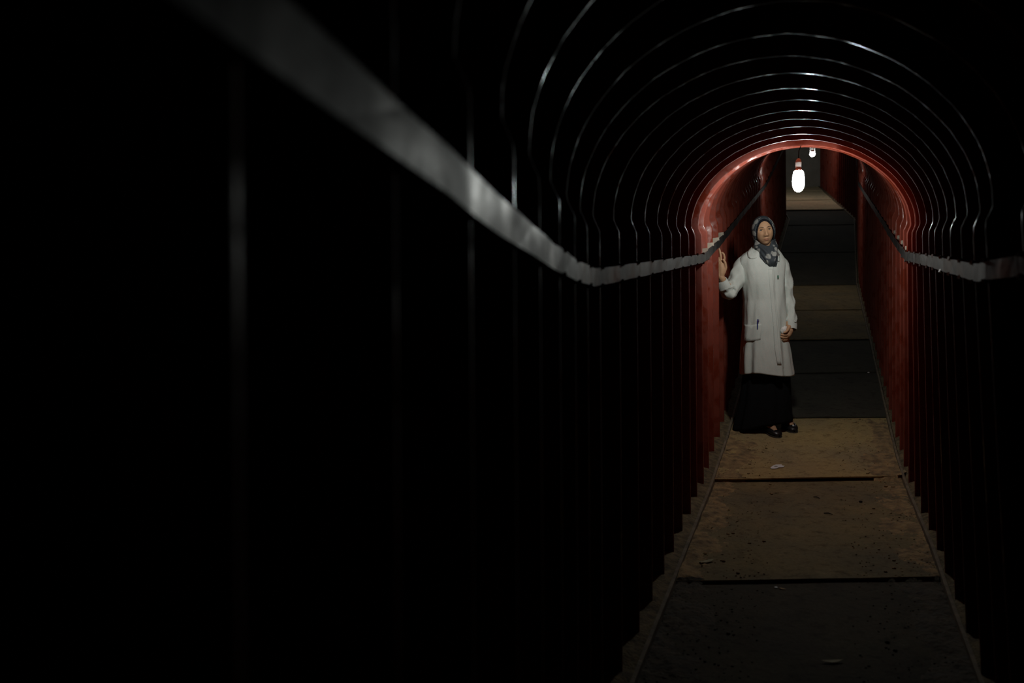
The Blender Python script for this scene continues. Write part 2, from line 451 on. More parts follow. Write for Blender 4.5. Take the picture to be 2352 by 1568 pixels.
p = px(1834, 365, 6.47); lamp(p.x, p.y, p.z, 'lit bare white bulb on black flex hanging nearest, in front of the woman')
p = px(1866, 336, 13.3); lamp(p.x, p.y, p.z, 'smaller distant lit bulb on two white flexes, just right of the big one', True)
yb = 22.0; xb = (XL(yb)+XR(yb))/2; lamp(xb, yb, floor_z(xb, yb)+2.08, 'farthest lit bulb hidden beyond the arch, lighting the end of the tunnel')

# ------------------------------------------------------------------ the woman
DW = 7.70                                      # depth of her body
def W(x, y, dy=0.0): return px(x, y, DW+dy)
S = F/DW

person_parts = []                              # (V, F) shells, fused below into one body
def add_shell(vf): person_parts.append(vf)

# head: sculpted in its own frame (x right in the photo, -y forward, z up)
HA, HB, HC = .0735, .095, .113
def wx(z):
    t = max(0.0, min(1.0, -z/.113)); s = max(0.0, z/.113)
    return 1 - .26*t**1.7 - .04*s
def face_disp(x, z):
    d = 0.0; ax = abs(x)
    # nose
    if z < .014 and z > -.062:
        t = sstep(.012, -.040, z); h = .003+.0235*t
        h *= sstep(-.058, -.046, z)
        d += h*gauss(x, lerp(.0062, .0098, t))
    d += .0075*gauss(ax-.0135, .0055)*gauss(z+.044, .0065)                 # wings of the nose
    d -= .0095*gauss(ax-.031, .0145)*gauss(z-.001, .0095)                  # eye sockets
    d += .0045*gauss(ax-.030, .017)*gauss(z-.021, .0065)                   # brow
    d += .0055*gauss(ax-.043, .014)*gauss(z+.026, .016)                    # cheeks
    d -= .003*gauss(ax-.030, .010)*gauss(z+.060, .016)
    d += .0075*gauss(x, .019)*gauss(z+.071, .010)                          # muzzle
    d += .0042*gauss(x, .014)*gauss(z+.0665, .0032)                        # upper lip
    d += .0050*gauss(x, .0125)*gauss(z+.0785, .0038)                       # lower lip
    d -= .0048*gauss(x, .019)*gauss(z+.0725, .0018)                        # mouth line
    d -= .0040*gauss(x, .018)*gauss(z+.0865, .0045)
    d += .0080*gauss(x, .017)*gauss(z+.101, .010)                          # chin
    return d
def face_y(x, z):
    ux = x/(HA*wx(z)); uz = z/HC; q = max(0, 1-ux*ux-uz*uz)
    return -HB*q**.46 - face_disp(x, z)*sstep(.0, .35, math.sqrt(q))
HEAD_C = W(1753.5, 531, -.03)
HEAD_R = Matrix.Rotation(math.radians(-8), 4, 'Y') @ Matrix.Rotation(math.radians(-4), 4, 'Z') @ Matrix.Rotation(math.radians(-2), 4, 'X')
HEAD_M = Matrix.Translation(HEAD_C) @ HEAD_R
def head_shell():
    V, Fc = [], []; nu, nv = 120, 100
    for j in range(nv+1):
        ph = math.pi*j/nv; uz = math.cos(ph); r = math.sin(ph)
        for i in range(nu):
            a = 2*math.pi*i/nu; ux, uy = r*math.sin(a), -r*math.cos(a)
            z = HC*uz; x = HA*ux*wx(z); q = max(0, 1-ux*ux-uz*uz)
            if uy < 0: y = -HB*q**.46 - face_disp(x, z)*sstep(.0, .35, math.sqrt(q))
            else: y = HB*1.0*q**.5
            V.append(HEAD_M @ Vector((x, y, z)))
    for j in range(nv):
        for i in range(nu):
            a = j*nu+i; b_ = j*nu+(i+1) % nu; Fc.append((a, a+nu, b_+nu, b_))
    return V, Fc
add_shell(head_shell())
add_shell(tube_vf([HEAD_M @ Vector((0, .02, -.06)), W(1757, 580, .02), W(1755, 605, .03)], [.052, .050, .062], 20))
# trunk and upper limbs under the clothes
add_shell(tube_vf([W(1752, 612, .02), W(1752, 650, .02), W(1755, 690, .02), W(1757, 740, .02), W(1758, 775, .02)], [.085, .10, .09, .105, .11], 20))
add_shell(tube_vf([W(1710, 606, .02), W(1752, 602, .02), W(1792, 608, .02)], [.05, .06, .05], 16))
for a, b_, c in (((1735, 775, .02), (1745, 880, .0), (1768, 978, -.03)), ((1785, 775, .02), (1795, 880, .03), (1807, 962, .03))):
    add_shell(tube_vf([W(*a), W(*b_), W(*c)], [.085, .055, .034], 14))
# her right arm (raised, hand on the rib)
EL_R = W(1680, 668, -.06)
WR_R = px(1656.5, 637, 7.575)
add_shell(tube_vf([W(1703, 606, .02), W(1692, 640, -.02), EL_R, px(1667, 652, 7.60), WR_R], [.042, .040, .036, .031, .025], 14))
HD = 7.572
def hp(x, y, dd=0): return px(x, y, HD+dd)
add_shell(tube_vf([hp(1656.5, 636, .004), hp(1657, 628), hp(1657.5, 618), hp(1657, 607), hp(1656.5, 603)], [.022, .026, .030, .029, .022], 14))   # palm
add_shell(tube_vf([hp(1651, 632), hp(1650.5, 618), hp(1650.5, 606)], [.017, .019, .016], 12))
add_shell(tube_vf([hp(1662, 606), hp(1664, 592, -.012), hp(1662.5, 584, -.020), hp(1659.5, 580.5, -.014)], [.0105, .0095, .0088, .0078], 10))       # index
add_shell(tube_vf([hp(1656, 603), hp(1655.5, 588, -.004), hp(1653.5, 577, -.004), hp(1652, 572, .000)], [.0105, .0095, .0088, .0078], 10))       # middle
add_shell(tube_vf([hp(1650, 603), hp(1648, 589, .004), hp(1646, 580, .008), hp(1644.5, 576, .012)], [.0100, .0090, .0083, .0073], 10))           # ring
add_shell(tube_vf([hp(1645.5, 607), hp(1643, 595, .008), hp(1641, 588, .014)], [.0090, .0080, .0070], 10))                                         # little
add_shell(tube_vf([hp(1662, 626, -.008), hp(1667, 614, -.018), hp(1665.5, 603, -.030), hp(1661.5, 596.5, -.034)], [.0150, .0125, .0105, .0088], 10))  # thumb
# her left arm (hanging) and hand
WR_L = W(1811.5, 742, -.105)
add_shell(tube_vf([W(1796, 610, .02), W(1806, 645, .02), W(1812, 682, .0), W(1815, 715, -.05), WR_L], [.042, .038, .034, .030, .024], 14))
def gp(x, y, dy=0): return W(x, y, -.125+dy)
add_shell(tube_vf([gp(1811.5, 742, .02), gp(1813, 750, .01), gp(1813, 760, 0), gp(1810.5, 768, -.003)], [.023, .026, .029, .024], 14))
add_shell(tube_vf([gp(1812, 764, -.010), gp(1806.5, 769.5, -.022), gp(1800, 769.5, -.030), gp(1795, 768, -.026)], [.0105, .0098, .0090, .0080], 10))
add_shell(tube_vf([gp(1811, 769, -.004), gp(1806, 775, -.014), gp(1799, 775, -.024), gp(1794, 773.5, -.020)], [.0105, .0098, .0090, .0080], 10))
add_shell(tube_vf([gp(1810, 772, .006), gp(1806, 780, -.002), gp(1800, 780.5, -.012), gp(1795.5, 779, -.010)], [.0100, .0093, .0085, .0075], 10))
add_shell(tube_vf([gp(1810, 773, .016), gp(1807, 783, .012), gp(1802.5, 784.5, .006)], [.0090, .0080, .0070], 10))
add_shell(tube_vf([gp(1813, 750, -.014), gp(1809.5, 757, -.032), gp(1805.5, 762, -.040), gp(1801.5, 763.5, -.040)], [.0140, .0118, .0100, .0085], 10))
# feet
FOOT = []
def foot(hx, hd, tx, td):
    """heel and toe points on the boards: photo column + depth"""
    h = Vector(((hx-1176)/F*hd, hd, 0)); t = Vector(((tx-1176)/F*td, td, 0))
    h.z = board_top(h.x, hd); t.z = board_top(t.x, td)
    return h, t
feet = [foot(1763, 7.66, 1784, 7.53), foot(1806, 7.84, 1820, 7.66)]
for h, t in feet:
    d = (t-h); up = Vector((0, 0, 1))
    add_shell(tube_vf([h+d*.08+up*.085, h+d*.28+up*.062, h+d*.55+up*.042, h+d*.85+up*.03], [.034, .033, .031, .024], 14))

V, Fc = [], []
for v, f in person_parts:
    o0 = len(V); V += [tuple(p) for p in v]; Fc += [tuple(i+o0 for i in q) for q in f]
tmp = mesh_obj('person_tmp', V, Fc, None)
rm = tmp.modifiers.new('fuse', 'REMESH'); rm.mode = 'VOXEL'; rm.voxel_size = .0032; rm.adaptivity = 0
sm = tmp.modifiers.new('soft', 'SMOOTH'); sm.factor = .5; sm.iterations = 2
dg = bpy.context.evaluated_depsgraph_get(); dg.update()
body_me = bpy.data.meshes.new_from_object(tmp.evaluated_get(dg)); body_me.name = 'person'
bpy.data.objects.remove(tmp)
body_me.materials.clear(); body_me.materials.append(M_SKIN); body_me.materials.append(M_LIP)
body_me.polygons.foreach_set('use_smooth', [True]*len(body_me.polygons))
HI = HEAD_M.inverted()
for pl in body_me.polygons:
    c = pl.center
    if (c-HEAD_C).length < .13:
        q = HI @ c
        if q.y < -.06 and abs(q.x) < .026:
            wl = .0235
            top = -.0725 + .0075*(1-(q.x/wl)**2) - .0018*gauss(q.x, .004)
            bot = -.0725 - .0090*(1-(q.x/wl)**2)
            if bot < q.z < top: pl.material_index = 1
person = bpy.data.objects.new('person', body_me); COL.objects.link(person)
tag(person, 'woman in white lab coat and dark headscarf standing with one hand on the left wall', 'person')

# eyes and brows
def eye(sx):
    c = Vector((sx*.0305, 0, .0005)); c.y = face_y(c.x, c.z)
    V, Fc = [], []; nu, nv = 24, 16
    for j in range(nv+1):
        ph = math.pi*j/nv
        for i in range(nu):
            a = 2*math.pi*i/nu
            x = .0142*math.sin(ph)*math.cos(a); z = .0066*math.sin(ph)*math.sin(a); y = -.0060*math.cos(ph)
            z *= (1-.25*abs(x)/.0142)
            V.append(HEAD_M @ (c+Vector((x, y+.0022+abs(x)*.12, z))))
    for j in range(nv):
        for i in range(nu):
            a = j*nu+i; b_ = j*nu+(i+1) % nu; Fc.append((a, b_, b_+nu, a+nu))
    e = mesh_obj('eye', V, Fc, M_EYEW, person, smooth=True)
    # iris: a shallow dark cap on the ball
    V, Fc = [], []
    ic = c + Vector((-.0012, -.0030, .0008)); n = 20
    for k, (r, dy) in enumerate(((0.0001, -.0016), (.003, -.0013), (.0052, -.0004), (.0060, .0012))):
        for i in range(n):
            a = 2*math.pi*i/n; zz = max(-.0050, min(.0050, r*math.sin(a)))
            V.append(HEAD_M @ (ic+Vector((r*math.cos(a), dy, zz))))
    for k in range(3):
        for i in range(n):
            a = k*n+i; b_ = k*n+(i+1) % n; Fc.append((a, b_, b_+n, a+n))
    mesh_obj('iris', V, Fc, M_IRIS, e, smooth=True)
    # upper lash line / lid
    pts = []
    for i in range(9):
        t = -1+2*i/8; x = c.x+t*.0150; z = c.z+.0062*(1-t*t)**.7 - (.0012 if t*sx > .6 else 0)
        pts.append(HEAD_M @ Vector((x, min(face_y(x, z), c.y-.002+abs(t)*.004)-.0012, z)))
    tube('eyelash', pts, [.0008]+[.0014]*7+[.0008], M_BROW, e, 6)
    pts = []
    for i in range(9):
        t = i/8; x = sx*lerp(.0125, .0475, t); z = .0165+.0065*math.sin(t*2.3)-.002*t
        pts.append(HEAD_M @ Vector((x, face_y(x, z)+.0006, z)))
    tube('eyebrow', pts, [.0022, .0027, .0028, .0027, .0025, .0022, .0018, .0014, .0008], M_BROW, person, 8)
eye(-1); eye(1)

# undercap and headscarf
def cap_shell(name, A, B, C, cy, hw, top, bot, m, thick, zmin=-1.2, wrinkle=0, x0=.0):
    V, Fc = [], []; nu, nv = 96, 72; keep = {}
    for j in range(nv+1):
        ph = math.pi*.5 + (math.pi*.5)*0 if False else math.pi*j/nv
        uz = math.cos(ph); r = math.sin(ph)
        for i in range(nu):
            a = 2*math.pi*i/nu; ux, uy = r*math.sin(a), -r*math.cos(a)
            z = C*uz; kx = 1-.10*max(0, -uz)**1.5
            x = A*ux*kx; y = cy+B*uy
            k = 1+wrinkle*noise.noise(Vector((x*18, y*18, z*26)))
            V.append(HEAD_M @ Vector((x*k, y*k, z*k)))
            keep[j*nu+i] = (x, y, z)
    zc = (top+bot)/2; hz = (top-bot)/2
    def inside(p):
        x, y, z = p
        if y > .01: return False
        if z < zc - hz*.55 : pass
        return ((x-x0)/hw)**2 + ((z-zc)/hz)**2 < 1
    for j in range(nv):
        for i in range(nu):
            q = (j*nu+i, (j+1)*nu+i, (j+1)*nu+(i+1) % nu, j*nu+(i+1) % nu)
            ps = [keep[k] for k in q]; c = tuple(sum(p[t] for p in ps)/4 for t in range(3))
            if inside(c) or c[2] < zmin: continue
            Fc.append(q)
    o = mesh_obj(name, V, Fc, m, person, smooth=True)
    bm = bmesh.new(); bm.from_mesh(o.data)
    # pull the rim of the opening onto its exact oval
    bmesh.ops.delete(bm, geom=[v for v in bm.verts if not v.link_faces], context='VERTS')
    for v in bm.verts:
        if v.is_boundary:
            q = HI @ v.co
            if q.y < .02 and q.z > zmin+.012:
                e = math.sqrt(((q.x-x0)/hw)**2 + ((q.z-zc)/hz)**2)
                if .7 < e < 1.35:
                    q.x = x0+(q.x-x0)/e; q.z = zc+(q.z-zc)/e; v.co = HEAD_M @ q
    bm.to_mesh(o.data); bm.free()
    so = o.modifiers.new('thick', 'SOLIDIFY'); so.thickness = thick; so.offset = -1
    return o
cap_shell('undercap', .0795, .103, .1165, .000, .0635, .0700, -.150, M_CAP, .004, zmin=-.085)
cap_shell('headscarf', .0920, .1135, .1215, .006, .0735, .0900, -.155, M_SCARF, .005, zmin=-.100, wrinkle=.02)

# scarf wrapped under the chin and tucked into the coat
def drape():
    V, Fc = [], []; nu, nv = 96, 26
    prof = [(546, .082, -.050, .105, 1753.5), (556, .086, -.068, .100, 1754.5), (566, .089, -.100, .092, 1755.5), (576, .094, -.122, .090, 1756.5), (588, .095, -.134, .095, 1757.5), (602, .090, -.140, .10, 1760), (620, .080, -.145, .10, 1764)]
    def at(py, k):
        return interp([(q[0], q[k]) for q in prof], py)
    for j in range(nv+1):
        v = j/nv
        for i in range(nu):
            a = 2*math.pi*i/nu; sa, ca = math.sin(a), math.cos(a)      # ca=1 front
            front = max(0, ca)
            ptop = 552 + 15*front**2 if True else 0
            ptop = lerp(549, 567-11*sstep(.12, .55, sa), front**1.5)
            pbot = lerp(592, 640, front**6)
            py = lerp(ptop, pbot, v)
            A, fy, by, cx = at(py, 1), at(py, 2), at(py, 3), at(py, 4)
            if v < .25 and front > .2:
                fy = lerp(-.078, fy, v/.25)
            yy = (-.03) + (fy*front if ca > 0 else by*(-ca))
            if ca > 0: yy += .085*sstep(602, 630, py)
            x = A*sa*(1 if ca < .2 else 1-.12*((ca-.2)/.8))
            fold = .0045*math.sin(3.2*a+9*v+.6)*math.sin(math.pi*min(1, v*1.15)) + .004*math.sin(-5*a+14*v+2)*v
            k = 1+fold/.09
            p = px(cx, py, DW); V.append(Vector((p.x + x*k, DW+yy*k, p.z)))
    for j in range(nv):
        for i in range(nu):
            a = j*nu+i; b_ = j*nu+(i+1) % nu; Fc.append((a, a+nu, b_+nu, b_))
    o = mesh_obj('scarf_drape', V, Fc, M_SCARF, person, smooth=True)
    so = o.modifiers.new('thick', 'SOLIDIFY'); so.thickness = .004; so.offset = -1
    return o
drape()

# lab coat
CT = [  # photo row, left and right edge (pixels), half depth, centre depth
 (566, 1731, 1783, .078, .015), (574, 1721, 1789, .088, .012), (582, 1709, 1795, .100, .010), (592, 1698, 1800, .113, .005), (606, 1695, 1802, .126, .0),
 (628, 1699, 1801, .136, -.002), (655, 1704, 1801, .138, -.004), (690, 1709, 1803, .134, -.004), (730, 1708, 1807, .140, -.004),
 (770, 1706, 1809, .148, -.004), (812, 1704, 1815, .156, -.004), (864, 1702.5, 1823, .165, -.004)]
def ct(py, k): return interp([(q[0], q[k]) for q in CT], py)
FRONT = [(614, 1765), (650, 1767), (690, 1770.5), (730, 1774), (750, 1776), (800, 1779), (845, 1787), (866, 1791)]
def coat_pt(py, a, extra=0.0, fold=True):
    l, r = ct(py, 1), ct(py, 2); cx = (l+r)/2; A = (r-l)/2/S; B = ct(py, 3)
    sa, ca = math.sin(a), math.cos(a); n = 2.35
    x = A*math.copysign(abs(sa)**(2/n), sa); y = -B*math.copysign(abs(ca)**(2/n), ca)
    d = extra
    if fold:
        h = sstep(640, 860, py)
        d += .0075*h*math.sin(9*a+.006*py+1.0) + .0050*h*math.sin(14*a+2.2+.01*py)
        up = sstep(660, 610, py)
        d += .0050*math.sin(8*a+py*.050)*gauss(py-640, 45)*(.35+.65*abs(sa))
        d += .0060*noise.noise(Vector((x*14, y*14, py*.018))) + .0022*noise.noise(Vector((x*40, y*40, py*.04)))
    L = math.hypot(x, y) or 1
    x += d*x/L; y += d*y/L
    z = CAMZ-(py-784)/S
    return Vector(((cx-1176)/S + x, DW+ct(py, 4)+y, z))
def angle_of(py, ppx):
    l, r = ct(py, 1), ct(py, 2); u = (ppx-(l+r)/2)/((r-l)/2); u = max(-.999, min(.999, u))
    return math.asin(math.copysign(abs(u)**(2.35/2), u))
def coat_front(ppx, py, off):
    # account for nearer depth of the cloth: two fixed-point steps keep the photo position
    q = ppx; r = py
    for _ in range(4):
        v = coat_pt(r, angle_of(r, q), off)
        ix = v.x/v.y*F+1176; iy = 784-(v.z-CAMZ)/v.y*F
        q += ppx-ix; r += py-iy
    return v
def coat_body():
    V, Fc = [], []; nu, nv = 200, 90
    for j in range(nv+1):
        v = j/nv
        for i in range(nu):
            s = i/nu*2*math.pi - math.pi
            ca = math.cos(s)
            hem = 861 - 3.0*sstep(.2, -.5, math.sin(s)) + 2*math.sin(3*s)
            ptop = lerp(566, 571, max(0, ca))
            # V neckline around the front edge
            vs = abs((s-.22)/.62) if s < .22 else abs((s-.22)/.42)
            if vs < 1: ptop = lerp(616, ptop, vs**.85)
            py = lerp(hem, ptop, v)
            fa = angle_of(max(614, py), interp(FRONT, max(614, py)))
            ex = .0065*sstep(fa+.012, fa-.012, s)*sstep(-.9, -.3, s) if s < fa+.2 else 0
            if py > 838:                               # slit opening under the last button
                k = sstep(838, 862, py); ex -= .02*k*gauss(s-fa-.03, .035)
            V.append(coat_pt(py, s, ex))
    sl = angle_of(850, interp(FRONT, 850)); isl = int((sl+math.pi)/(2*math.pi)*nu)+1
    for j in range(nv):
        for i in range(nu):
            if i == isl and j < 6: continue
            a = j*nu+i; b_ = j*nu+(i+1) % nu; Fc.append((a, b_, b_+nu, a+nu))
    o = mesh_obj('lab_coat', V, Fc, M_COAT, person, smooth=True)
    so = o.modifiers.new('thick', 'SOLIDIFY'); so.thickness = .003; so.offset = -1
    return o
coat = coat_body()

def sleeve(path, radii, wr, seed, parent):
    P0 = [Vector(p) for p in path]; V, Fc = [], []; seg, sub = 40, 16
    # catmull-rom resample
    pts, rad = [], []
    for i in range(len(P0)-1):
        a, b_, c, d = P0[max(0, i-1)], P0[i], P0[i+1], P0[min(len(P0)-1, i+2)]
        for k in range(sub):
            t = k/sub
            pts.append(.5*((2*b_)+(c-a)*t+(2*a-5*b_+4*c-d)*t*t+(-a+3*b_-3*c+d)*t**3)); rad.append(lerp(radii[i], radii[i+1], t))
    pts.append(P0[-1]); rad.append(radii[-1]); n = len(pts); up = None
    for i in range(n):
        t = (pts[min(n-1, i+1)]-pts[max(0, i-1)]).normalized()
        if up is None: up = Vector((0, -1, 0))
        u = (up-t*up.dot(t)).normalized(); v_ = t.cross(u); up = u
        for k in range(seg):
            a = 2*math.pi*k/seg; f = i/n
            w_ = wr*(.5-1.5*abs(math.sin(f*13+1.3*math.sin(a+seed)+.8*math.sin(2*a)+seed))**.7 + 1.1*noise.noise(Vector((f*9+seed, math.cos(a)*1.6, math.sin(a)*1.6))))
            w_ *= .20+.80*sstep(.18, .45, f)
            r = rad[i]+w_
            V.append(pts[i]+u*r*math.cos(a)+v_*r*math.sin(a))
    for i in range(n-1):
        for k in range(seg):
            a = i*seg+k; b_ = i*seg+(k+1) % seg; Fc.append((a, b_, b_+seg, a+seg))
    Fc.append(tuple(range(seg))[::-1])
    o = mesh_obj('sleeve', V, Fc, M_COAT, parent, smooth=True)
    so = o.modifiers.new('thick', 'SOLIDIFY'); so.thickness = .003; so.offset = -1
    return o
def cuff(p0, p1, r0, r1, parent):
    p0, p1 = Vector(p0), Vector(p1); t = (p1-p0).normalized(); u = (Vector((0, -1, 0))-t*-t.y).normalized(); v_ = t.cross(u); seg = 36
    V, Fc = [], []
    for i, (f, r) in enumerate(((0, r0), (.5, lerp(r0, r1, .5)+.003), (1, r1), (1, r1-.005), (.2, r0-.006))):
        for k in range(seg):
            a = 2*math.pi*k/seg; rr = r*(1+.05*math.sin(3*a+i*.3)); V.append(p0.lerp(p1, f)+u*rr*math.cos(a)+v_*rr*math.sin(a))
    for i in range(4):
        for k in range(seg):
            a = i*seg+k; b_ = i*seg+(k+1) % seg; Fc.append((a, b_, b_+seg, a+seg))
    return mesh_obj('cuff', V, Fc, M_COAT, parent, smooth=True, sharp=math.radians(50))
sleeve([W(1713, 600, .01), W(1703, 614, .0), W(1692, 643, -.03), W(1678, 668, -.06), px(1667.5, 663, 7.61), px(1659.5, 652, 7.585)],
       [.058, .066, .067, .064, .054, .046], .0120, 1.3, coat)
cuff(px(1664, 660, 7.600), px(1657, 643, 7.575), .051, .044, coat)
sleeve([W(1788, 600, .01), W(1796, 612, .005), W(1804, 645, .01), W(1810, 682, -.01), W(1815, 715, -.055), W(1817, 744, -.095)],
       [.052, .058, .053, .049, .047, .042], .0095, 4.1, coat)
cuff(W(1816.5, 737, -.088), W(1817.5, 757, -.11), .042, .041, coat)

def patch(name, poly, off, thick, m, parent, cuts=3):
    bm = bmesh.new()
    f = bm.faces.new([bm.verts.new((x, y, 0)) for x, y in poly])
    bmesh.ops.triangulate(bm, faces=bm.faces[:]); bmesh.ops.subdivide_edges(bm, edges=bm.edges[:], cuts=cuts, use_grid_fill=True)
    for v in bm.verts: v.co = coat_front(v.co.x, v.co.y, off)
    me_ = bm_obj(name, bm, m, parent, smooth=True)
    so = me_.modifiers.new('thick', 'SOLIDIFY'); so.thickness = thick; so.offset = 0
    return me_
patch('collar', [(1726, 566), (1719.5, 573), (1717, 581), (1718.5, 589), (1723, 593.5), (1730, 594), (1738, 592), (1734.5, 586), (1730, 577)], .010, .005, M_COAT, coat)
patch('collar', [(1784, 577), (1781.5, 588), (1780.5, 597), (1785, 598), (1790, 600), (1791, 593), (1789, 584)], .010, .005, M_COAT, coat)
patch('pocket', [(1708, 745), (1727, 746), (1749, 743.5), (1749.5, 760), (1747, 780), (1719, 785), (1710, 782), (1708.5, 765)], .0050, .004, M_COAT, coat)
patch('pocket_tab', [(1785.8, 632), (1788, 632), (1788.6, 639.5), (1786.4, 639.5)], .010, .003, M_GREEN, coat, 1)
for bx, by in ((1774, 708), (1777.5, 748), (1781, 791)):
    c = coat_front(bx, by, .009); bm = bmesh.new()
    bmesh.ops.create_cone(bm, cap_ends=True, segments=14, radius1=.0065, radius2=.0055, depth=.003, matrix=Matrix.Translation(c) @ Matrix.Rotation(math.pi/2, 4, 'X'))
    bm_obj('button', bm, M_COAT, coat)
patch('placket', [(x, y) for y, x in ((617, 1765), (650, 1767), (690, 1770.5), (730, 1774), (750, 1776), (800, 1779), (838, 1785.5))] + [(x+9.5, y) for y, x in ((838, 1785.5), (800, 1779), (750, 1776), (730, 1774), (690, 1770.5), (650, 1767), (617, 1765))], .0080, .003, M_COAT, coat)
# pen clipped in the pocket
a0, a1 = coat_front(1740.5, 733.5, .016), coat_front(1739.6, 756, .006)
pen = mesh_obj('pen', *tube_vf([a0, a0.lerp(a1, .5), a1], [.0040, .0042, .0038], 10), M_PEN, smooth=True)
tag(pen, 'small blue pen standing in the pocket of the white coat', 'pen')
clip_o = mesh_obj('pen_clip', *tube_vf([a0+Vector((0, -.003, 0)), a0+Vector((.007, -.006, .001)), a0+Vector((.007, -.006, -.02))], [.0018]*3, 6), M_PEN, pen)

# black skirt down to the boards, flared left in place of her floor shadow
def skirt():
    V, Fc = [], []; nu, nv = 120, 30
    tab = [(760, 1716, 1800, .11), (850, 1708, 1814, .135), (920, 1700, 1816, .15), (960, 1690, 1817, .16), (1000, 1681, 1816, .165)]
    for j in range(nv+1):
        v = j/nv
        for i in range(nu):
            a = 2*math.pi*i/nu; sa, ca = math.sin(a), math.cos(a)
            pend = 975 + 14*sstep(.1, -.9, sa) - 7*sstep(.1, .9, sa)
            py = lerp(770, pend, v)
            g = lambda k: interp([(q[0], q[k]) for q in tab], py)
            l, r = g(1), g(2); A = (r-l)/2/S; cx = (l+r)/2
            k = 1 + .05*v*math.sin(8*a+1.2) + .03*v*math.sin(13*a)
            V.append(Vector(((cx-1176)/S + A*sa*k, DW+.01 - g(3)*ca*k*.85, CAMZ-(py-784)/S)))
    for j in range(nv):
        for i in range(nu):
            a = j*nu+i; b_ = j*nu+(i+1) % nu; Fc.append((a, a+nu, b_+nu, b_))
    o = mesh_obj('skirt', V, Fc, M_BLACK, person, smooth=True)
    so = o.modifiers.new('thick', 'SOLIDIFY'); so.thickness = .003; so.offset = -1
skirt()

# flat black shoes
for h, t in feet:
    d = (t-h); Ld = d.length; ax = d.normalized(); side = ax.cross(Vector((0, 0, 1))).normalized()
    def ringpts(f, hw, top, n=20, z0=.0, cut=None):
        out = []
        for k in range(n):
            a = 2*math.pi*k/n; x = hw*math.cos(a); z = z0 + top*(.5+.5*math.sin(a))
            out.append(h + ax*(f*Ld) + side*x + Vector((0, 0, max(0.0, z))))
        return out
    prof = [(-.16, .006, .02), (-.14, .024, .05), (-.05, .034, .060), (.15, .036, .055), (.45, .040, .050), (.75, .044, .048), (1.0, .041, .044), (1.15, .032, .037), (1.24, .019, .028), (1.28, .005, .016)]
    V, Fc = [], []; n = 20
    for f, hw, top in prof: V += ringpts(f, hw, top, n, .008)
    for i in range(len(prof)-1):
        for k in range(n):
            # leave the top open over the instep
            if 0 < i < 6 and 2 < k < 7: continue
            a = i*n+k; b_ = i*n+(k+1) % n; Fc.append((a, b_, b_+n, a+n))
    sh = mesh_obj('shoe', V, Fc, M_SHOE, person, smooth=True)
    so = sh.modifiers.new('thick', 'SOLIDIFY'); so.thickness = .003; so.offset = -1
    V, Fc = [], []
    for z in (.0, .011):
        for f, hw, top in prof:
            for s_ in (-1, 1): V.append(h+ax*(f*Ld)+side*(s_*(hw+.003))+Vector((0, 0, z)))
    m_ = len(prof)*2
    for i in range(len(prof)-1):
        a = i*2; Fc += [(a, a+2, a+3, a+1), (m_+a, m_+a+1, m_+a+3, m_+a+2), (a, m_+a, m_+a+2, a+2), (a+1, a+3, m_+a+3, m_+a+1)]
    Fc += [(0, 1, m_+1, m_), (m_-2, 2*m_-2, 2*m_-1, m_-1)]
    mesh_obj('sole', V, Fc, M_SOLE, sh)

# crumpled tissue in the hanging hand
bm = bmesh.new(); bmesh.ops.create_icosphere(bm, subdivisions=3, radius=1)
c = gp(1801, 757.5, -.018)
for v in bm.verts:
    k = 1+.35*noise.noise(v.co*2.1)+.15*noise.noise(v.co*5); co = v.co*k
    v.co = c+Vector((co.x*.024+co.z*.006, co.y*.016, co.z*.030))
tag(bm_obj('tissue', bm, M_TISSUE, smooth=True), 'crumpled white tissue held in the hanging hand of the woman', 'tissue')

# ------------------------------------------------------------------ litter on the boards
def on_floor(x, y, lift=0.0):
    """point of the boards seen at photo pixel (x, y)"""
    lo, hi = 3.0, 14.0
    for _ in range(60):
        d = (lo+hi)/2; p = px(x, y, d)
        if p.z > board_top(p.x, d): lo = d
        else: hi = d
    p.z = board_top(p.x, p.y)+lift
    return p
def flat_shape(name, poly, m, label, cat, lift=.003, th=.0015, hole=None, curl=0):
    bm = bmesh.new(); top = []
    pts = [on_floor(x, y) for x, y in poly]
    c = sum(pts, Vector())/len(pts)
    if hole:
        hp_ = [on_floor(x, y) for x, y in hole]; n = len(pts); assert len(hole) == n
        a = [bm.verts.new(p+Vector((0, 0, lift))) for p in pts]; b_ = [bm.verts.new(p+Vector((0, 0, lift+.001))) for p in hp_]
        for i in range(n): bm.faces.new((a[i], a[(i+1) % n], b_[(i+1) % n], b_[i]))
    else:
        vs = [bm.verts.new(p+Vector((0, 0, lift+curl*((p-c).length**2)))) for p in pts]; cv = bm.verts.new(c+Vector((0, 0, lift)))
        for i in range(len(vs)): bm.faces.new((vs[i], vs[(i+1) % len(vs)], cv))
    o = bm_obj(name, bm, m)
    so = o.modifiers.new('thick', 'SOLIDIFY'); so.thickness = th; so.offset = 1
    return tag(o, label, cat)
flat_shape('paper_scrap', [(1769.5, 1075), (1771, 1077.5), (1779, 1077.8), (1785, 1077), (1788.5, 1075), (1798, 1074.8), (1802.5, 1071.5), (1796.5, 1070.5), (1795.5, 1068), (1788, 1068), (1782, 1068.2), (1775, 1071)], M_PAPER,
           'white paper scrap with a slot, lying on the board in front of the woman', 'paper', .006, .002,
           hole=[(1778, 1072.8), (1778.2, 1073.2), (1780, 1073.3), (1783, 1073.3), (1785, 1073.3), (1786, 1073.2), (1786.5, 1072.6), (1786, 1072.2), (1785, 1072), (1783, 1072), (1780, 1072), (1778.5, 1072.3)])
